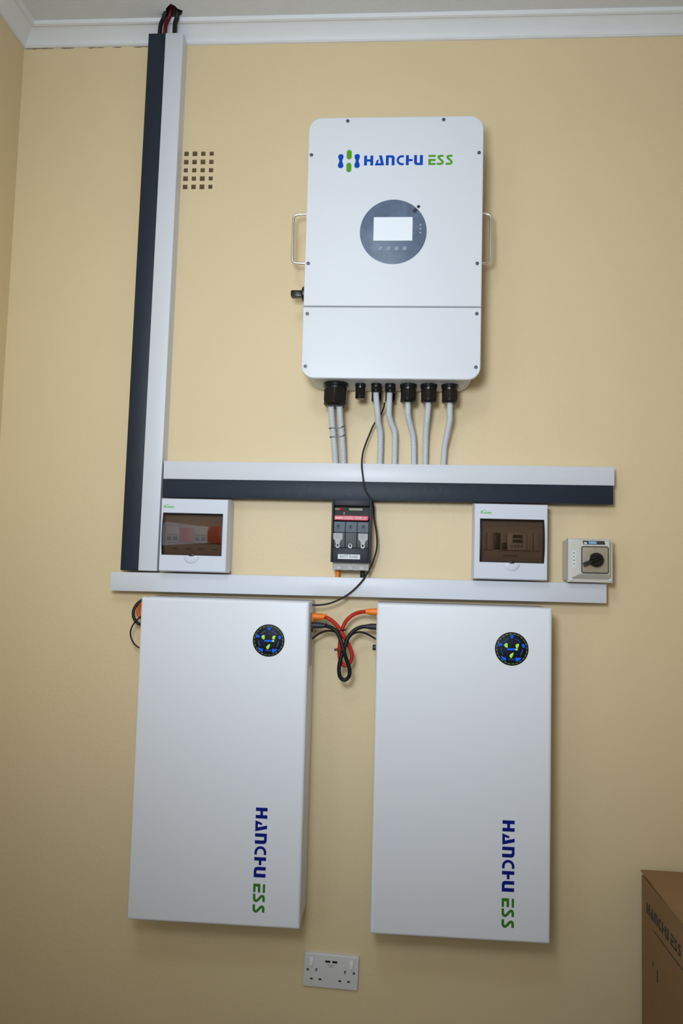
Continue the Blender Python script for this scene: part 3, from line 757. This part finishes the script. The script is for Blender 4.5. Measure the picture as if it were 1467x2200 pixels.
# ================================================================ rotary changeover switch
SX, SZ = .5290, 1.4255
t = thing('rotary_switch', 'beige rotary changeover switch box with black lever', 'switch', (SX, 0, SZ), .004)
bm = bmesh.new(); plate(bm, -.056, .056, .002, .1125, .006, 0, -.058, .002); obj('enclosure', bm, 'beige', t)
bm = bmesh.new()
def R4(u0, u1, v0, v1, y): return [(u0, y, v0), (u1, y, v0), (u1, y, v1), (u0, y, v1)]
loft(bm, [R4(-.0575, .0575, 0, .1150, -.056), R4(-.0575, .0575, 0, .1150, -.074), R4(-.0565, .0565, .001, .1140, -.0755),
          R4(-.0545, .0515, .0085, .1125, -.0765), R4(-.0340, .0440, .0215, .1110, -.0955), R4(-.0330, .0430, .0225, .1100, -.0965)])
lid = obj('lid', bm, 'beige', t, sharp=20)
for cx in (-.050, .0505):
    for cz in (.0075, .1075):
        bm = bmesh.new(); lathe(bm, [(.0042, .002), (.0042, -.003), (.0030, -.0045)], (cx, -.0755, cz), 'y', 16); obj('screw', bm, 'socket', t)
bm = bmesh.new(); plate(bm, -.0290, .0410, .0235, .0945, .006, -.0955, -.0985, .0008); fr_ = obj('face_frame', bm, 'ink', t)
bm = bmesh.new(); plate(bm, -.0262, .0382, .0263, .0917, .003, -.0980, -.0992, .0003); fp = obj('face_plate', bm, 'foil', t)
for s_, x_, z_ in (('1', -.0165, .0740), ('0', .0055, .0855), ('2', .0290, .0745)):
    text('print_text', s_, .0075, 'grey_ink', fp, x_, -.0994, z_)
bm = bmesh.new(); lathe(bm, [(.0188, .001), (.0185, -.010), (.0165, -.0125)], (.0070, -.0992, .0590), 'y', 36); kb = obj('knob', bm, 'black', t)
bm = bmesh.new()
tp = Vector((-.0280, .0450)); rt = Vector((.0185, .0655)); dv = (rt-tp).normalized(); nv = Vector((-dv.y, dv.x))
rings = []
for s_, w_, y_ in ((0, .0040, -.119), (.12, .0058, -.121), (.5, .0052, -.1215), (1, .0045, -.1180)):
    c = tp.lerp(rt, s_); q0, q1 = c+nv*w_, c-nv*w_
    rings.append([(q0.x, -.1105, q0.y), (q0.x*.7+q1.x*.3, y_, q0.y*.7+q1.y*.3), (q0.x*.3+q1.x*.7, y_, q0.y*.3+q1.y*.7), (q1.x, -.1105, q1.y)])
loft(bm, rings); obj('lever', bm, 'black', kb, sharp=50)
def tagplate(name, m, x0, x1, z0, z1, lift, par, skew=.002):
    bm = bmesh.new(); prism(bm, [(x0, z1), (x1, z1), (x1+skew, z0), (x0+skew, z0)], -.0960, -.0968-lift)
    return obj(name, bm, m, par)
tl = tagplate('rating_label', 'ink', -.0255, .0300, .0988, .1085, .0004, t)
tagplate('print_mark', 'blue_tag', -.0105, .0095, .1004, .1070, .0008, tl, .001)
tagplate('print_mark', 'paper', -.0225, -.0150, .1002, .1046, .0008, tl, .001)
def slope_plate(name, m, x0, x1, z0, z1, lift, par):      # lies on the lid's left slope
    bm = bmesh.new(); rings = []
    def P(x, l): return -.0765 + (x+.0545)*(-.0190/.0205) - l
    rings = [[(x0+.003, P(x0, -.003), z0), (x1+.003, P(x1, -.003), z0), (x1+.003, P(x1, -.003), z1), (x0+.003, P(x0, -.003), z1)],
             [(x0, P(x0, lift), z0), (x1, P(x1, lift), z0), (x1, P(x1, lift), z1), (x0, P(x0, lift), z1)]]
    loft(bm, rings); return obj(name, bm, m, par)
lb = slope_plate('side_label', 'paper', -.0490, -.0405, .0390, .0830, .0005, t)
for k in range(4): slope_plate('print_mark', 'grey_ink', -.0463, -.0432, .0460+k*.0095, .0495+k*.0095, .0008, lb)

# ================================================================ batteries
def battery(label, x0, x1, z0, z1, dcx, dcz, dr, lx, lz, right_strip, knob):
    X = (x0+x1)/2; D = .15
    t = thing('battery', label, 'battery', (X, 0, z0), 0, 'white wall batteries')
    a0, a1, h = x0-X, x1-X, z1-z0
    nbox('wall_bracket', 'grey_plate', t, a0+.05, a1-.05, -.0075, 0, .12, h-.06)
    nbox('body', 'battery', t, a0, a1, -D+.022, -.007, .002, h-.0015, .002)
    bm = bmesh.new(); plate(bm, a0, a1, 0, h, .004, -D+.0222, -D, .0075, n=3); obj('front_cover', bm, 'battery', t)
    cx, cz = dcx-X, dcz-z0; y = -D
    bm = bmesh.new(); lathe(bm, [(dr, .001), (dr, -.0008), (dr*.975, -.0014)], (cx, y, cz), 'y', 56); ds = obj('status_display', bm, 'disc', t)
    yy = y-.0015; k = dr/.0412
    def at(dx, dz): return cx+dx*k, cz+dz*k
    # outer dashed ring
    bm = bmesh.new()
    for i in range(24):
        a = 2*math.pi*i/24; b = a+.17
        prism(bm, [(cx+r_*k*math.cos(q), cz+r_*k*math.sin(q)) for r_, q in ((.0362,a),(.0376,a),(.0376,b),(.0362,b))], yy+.0003, yy-.0002)
    obj('light_ring', bm, 'led_ring', ds)
    bm = bmesh.new()
    for i in range(5):
        a0_ = math.radians(90+72*i+18); 
        pts = [(cx+r_*k*math.cos(a0_+.62*j/6), cz+r_*k*math.sin(a0_+.62*j/6)) for r_, js in ((.0245, range(7)), (.0272, range(6, -1, -1))) for j in js]
        prism(bm, pts, yy+.0003, yy-.0002)
    for i in range(26):
        a = 2*math.pi*i/26; c = (cx+.0172*k*math.cos(a), cz+.0172*k*math.sin(a)); s = .0008*k
        prism(bm, [(c[0]-s,c[1]-s),(c[0]+s,c[1]-s),(c[0]+s,c[1]+s),(c[0]-s,c[1]+s)], yy+.0003, yy-.0002)
    obj('light_ring', bm, 'led_dim', ds)
    def blob(outline, m):
        bm = bmesh.new(); prism(bm, [at(u*.001, v*.001) for u, v in outline], yy+.0003, yy-.0003); obj('status_icon', bm, m, ds)
    # blue service icons round the rim, top first
    blob([(-3.5,34),(4,34),(4,30.5),(2,26),(-1.5,26),(-3.5,30.5)], 'led_blue')
    blob([(-33,13),(-29,15),(-23.5,10.5),(-23,7.5),(-32.5,6.5)], 'led_blue')
    blob([(24.5,11.5),(28,14),(32,10),(32.5,5),(26,4)], 'led_blue')
    blob([(-28,-16),(-24,-19.5),(-14,-22),(-14.5,-30.5),(-24,-25)], 'led_blue')
    blob([(10,-21),(15,-21),(24,-20.5),(20,-26.5),(13,-31),(9,-28)], 'led_blue')
    # centre: battery bar with two posts and a drop
    blob([(-11,1.4),(8.5,1.4),(8.5,-3.4),(-11,-3.4)], 'led_blue')
    blob([(-19.5,9),(-14.5,14),(-10.5,13),(-10,5),(-12,1.8),(-16,4.5)], 'led_lime')
    blob([(9,9.5),(12.5,13),(18,12.5),(16.5,7),(15,3),(10.5,3)], 'led_lime')
    blob([(8.8,1.4),(15,1.4),(14,-3),(8.8,-3)], 'led_lime')
    blob([(-5.5,-19),(-1,-23),(2,-18),(5,-9),(2,-9.5),(-4,-13.5)], 'led_lime')
    # lettering reading downwards
    lettering(t, lx-X, y, lz-z0, .0305, -math.pi/2, ('navy_ink', 'forest_ink'))
    if right_strip:
        st = nbox('terminal_plate', 'grey_plate', t, a1-.001, a1+.0012, -.128, -.045, h-.172, h-.030, .0005, 1)
        for zz, m in ((h-.048, 'orange_boot'), (h-.072, 'dark_rubber')):
            bm = bmesh.new(); lathe(bm, [(.0105, -.001), (.0105, .004), (.008, .005)], (a1, -.082, zz), 'x', 18); obj('terminal', bm, m, st)
    if knob:
        st = nbox('terminal_plate', 'grey_plate', t, a0-.0012, a0+.001, -.128, -.045, h-.172, h-.030, .0005, 1)
        bm = bmesh.new(); lathe(bm, [(.0075, .001), (.0075, -.008), (.006, -.010)], (a0, -.100, h-.118), 'x', 16); obj('knob', bm, 'dark_rubber', st)
    return t
battery('left white wall battery with round status display and downward lettering', -.6425, -.2005, .5425, 1.3570, -.3029, 1.2551, .0412, -.3207, .8355, True, False)
battery('right white wall battery with round status display and downward lettering', -.0262, .4155, .5425, 1.3590, .3148, 1.2545, .0418, .2965, .8335, False, True)

# cables looped between the two batteries
LB, RB = -.2005, -.0262
def loop_cable(name, key, r, m, mb, br, label, group=None):
    t = thing(name, label, 'cable', (PATHS[key][0][0], 0, PATHS[key][0][2]), 0, group)
    o = t.location
    P = [Vector(p)-o for p in PATHS[key]]
    bm = bmesh.new(); tube(bm, P, r, 14, .004); obj('sheath', bm, m, t)
    for p, side in ((P[0], LB-o.x), (P[-1], RB-o.x)):
        s = 1 if side > p.x else -1
        bm = bmesh.new(); L = side-p.x
        lathe(bm, [(br*1.02, L), (br*1.0, L*.35), (br*.92, L*.1), (br*.74, -L*.15), (br*.72, -L*.35)], (p.x, p.y, p.z), 'x', 18)
        obj('boot', bm, mb, t)
GB = 'battery link cables'
loop_cable('battery_cable', 'positive_cable', .0052, 'red_cable', 'orange_boot', .0090, 'red battery cable with orange boots looped between the batteries', GB)
loop_cable('battery_cable', 'negative_cable', .0052, 'rubber', 'dark_rubber', .0082, 'thick black battery cable with boots looped between the batteries', GB)
bm = bmesh.new(); tube(bm, PATHS['link_data_cable'], .0026, 10, .004)
tag(obj('data_cable', bm, 'rubber'), 'thin black cable arching between the two batteries', 'cable')
def tie(cx, cy, cz, rx, ry, label, tail):
    pts = [(cx+rx*math.cos(2*math.pi*i/28), cy-ry*math.sin(2*math.pi*i/28), cz-.0015*math.sin(2*math.pi*i/28)) for i in range(29)]
    t = thing('cable_tie', label, 'cable tie', (cx, 0, cz), 0, 'cable ties')
    P = [Vector(p)-t.location for p in pts]
    bm = bmesh.new(); tube(bm, P, .0014, 8, .003); obj('strap', bm, 'black', t)
    bm = bmesh.new(); box(bm, tail*rx-.0035, tail*rx+.0035, cy-.006, cy+.0, -.003, .003, .0008); obj('tie_head', bm, 'black', t)
def near(key, z, lo=0):
    C = catmull(PATHS[key], .003); return sorted(C, key=lambda c: abs(c.z-z))[:6]
tie(-.1240, -.080, 1.2840, .0130, .0125, 'black cable tie round the red battery cable', 1)
tie(-.1195, -.0950, 1.2320, .0135, .0205, 'black cable tie round the black battery cable loop', -1)
# cables looping out on the left side of the left battery
GL = 'cables left of the left battery'
def left_cable(name, key, r, m, label): cable(name, PATHS[key], r, m, label, GL)
left_cable('battery_cable', 'left_negative_cable', .0042, 'rubber', 'thick black cable curling out left of the left battery')
left_cable('battery_cable', 'left_positive_cable', .0048, 'orange_cable', 'orange cable peeking out at the left of the left battery')
left_cable('data_cable', 'left_data_cable', .0021, 'rubber', 'thin black cable loop hanging at the left of the left battery')

# ================================================================ double socket
t = thing('wall_socket', 'white double power socket with two USB ports below the batteries', 'socket', (-.2030, 0, .3335), -.030)
bm = bmesh.new(); plate(bm, 0, .1465, 0, .0862, .003, 0, -.0098, .0025); obj('face_plate', bm, 'socket', t)
for x in (.0195, .1270):
    bm = bmesh.new(); y = -.0095
    loft(bm, [R4(x-.0050, x+.0050, .0552, .0762, y), R4(x-.0050, x+.0050, .0552, .0762, y-.0015), R4(x-.0045, x+.0045, .0558, .0756, y-.0030)][:2] +
             [[(x-.0046, y-.0052, .0556), (x+.0046, y-.0052, .0556), (x+.0046, y-.0018, .0758), (x-.0046, y-.0018, .0758)]])
    obj('rocker', bm, 'socket', t)
for x in (.0115, .1345):
    bm = bmesh.new(); lathe(bm, [(.0034, .001), (.0034, -.0008), (.0022, -.0014)], (x, -.0096, .0445), 'y', 14); obj('screw', bm, 'screw', t)
for x in (.0345, .1110):
    s_ = nbox('earth_slot', 'slot', t, x-.0023, x+.0023, -.0101, -.0094, .0405, .0485)
    nbox('shutter', 'socket', s_, x-.0002, x+.0014, -.0103, -.0098, .0405, .0455)
for x in (.0225, .0455, .0985, .1215): nbox('pin_slot', 'slot', t, x-.0036, x+.0036, -.0101, -.0094, .0195, .0235)
for x in (.0635, .0823): nbox('usb_port', 'slot', t, x-.0067, x+.0067, -.0101, -.0094, .0655, .0710)
for k, (x0_, x1_) in enumerate(((.0635, .0705), (.0715, .0830))): nbox('print_mark', 'grey_ink', t, x0_, x1_, -.0100, -.0095, .0585, .0600)
nbox('print_mark', 'grey_ink', t, .0670, .0790, -.0100, -.0095, .0545, .0557)

# ================================================================ cardboard box
BX0, BX1, BY0, BY1, BH = .6745, 1.24, -.62, -.025, .672
t = thing('cardboard_box', 'brown cardboard carton with black lettering in the lower right corner', 'box', (BX0, BY1, 0))
w, dp = BX1-BX0, BY1-BY0
bm = bmesh.new(); th = .005
box(bm, 0, th, -dp, 0, 0, BH); box(bm, w-th, w, -dp, 0, 0, BH); box(bm, th, w-th, -dp, -dp+th, 0, BH); box(bm, th, w-th, -th, 0, 0, BH); box(bm, th, w-th, -dp+th, -th, 0, th)
obj('carton_wall', bm, 'card', t)
def flap(x0, x1, y0, y1, z00, z10, z11, z01, nm='flap'):
    bm = bmesh.new(); n = 8
    top = []; 
    G = [[None]*(n+1) for _ in range(n+1)]; Gb = [[None]*(n+1) for _ in range(n+1)]
    rr = random.Random(int(x0*1000)+int(y0*1000))
    for i in range(n+1):
        for j in range(n+1):
            u, v = i/n, j/n
            z = (z00*(1-u)+z10*u)*(1-v) + (z01*(1-u)+z11*u)*v + rr.uniform(-.0012, .0012)
            x, y = x0+(x1-x0)*u, y0+(y1-y0)*v
            G[i][j] = bm.verts.new((x, y, z+.004)); Gb[i][j] = bm.verts.new((x, y, z))
    for i in range(n):
        for j in range(n):
            bm.faces.new([G[i][j], G[i+1][j], G[i+1][j+1], G[i][j+1]]); bm.faces.new([Gb[i][j+1], Gb[i+1][j+1], Gb[i+1][j], Gb[i][j]])
    for i in range(n):
        for A, B in ((G, Gb),):
            bm.faces.new([A[i][0], B[i][0], B[i+1][0], A[i+1][0]]); bm.faces.new([A[i+1][n], B[i+1][n], B[i][n], A[i][n]])
            bm.faces.new([A[0][i+1], B[0][i+1], B[0][i], A[0][i]]); bm.faces.new([A[n][i], B[n][i], B[n][i+1], A[n][i+1]])
    return obj(nm, bm, 'card', t, sharp=50)
flap(0, w, -dp, -dp/2-.001, BH, BH, BH-.001, BH-.001)
flap(-.002, w, -dp/2+.001, 0, BH-.001, BH-.001, BH+.004, BH+.009)
nbox('tape', 'pack_tape', t, .0, w, -dp/2-.025, -dp/2+.025, BH+.0045, BH+.0052)
# print on the side facing left: letters run from the wall towards the room
hL = .0262
Mx = Matrix(((0, 1, 0, -.0002), (-1, 0, 0, -.038), (0, 0, 1, .5945), (0, 0, 0, 1)))
lettering(t, 0, 0, 0, hL, 0, ('card_ink', 'card_ink'), .0006, Mx)
nbox('print_line', 'card_ink', t, -.0005, .0005, -.29, -.088, .5715, .5745)
nbox('print_mark', 'card_ink', t, -.0005, .0005, -.114, -.108, .4630, .4915)
nbox('print_mark', 'card_ink', t, -.0005, .0005, -.084, -.078, .4850, .4960)
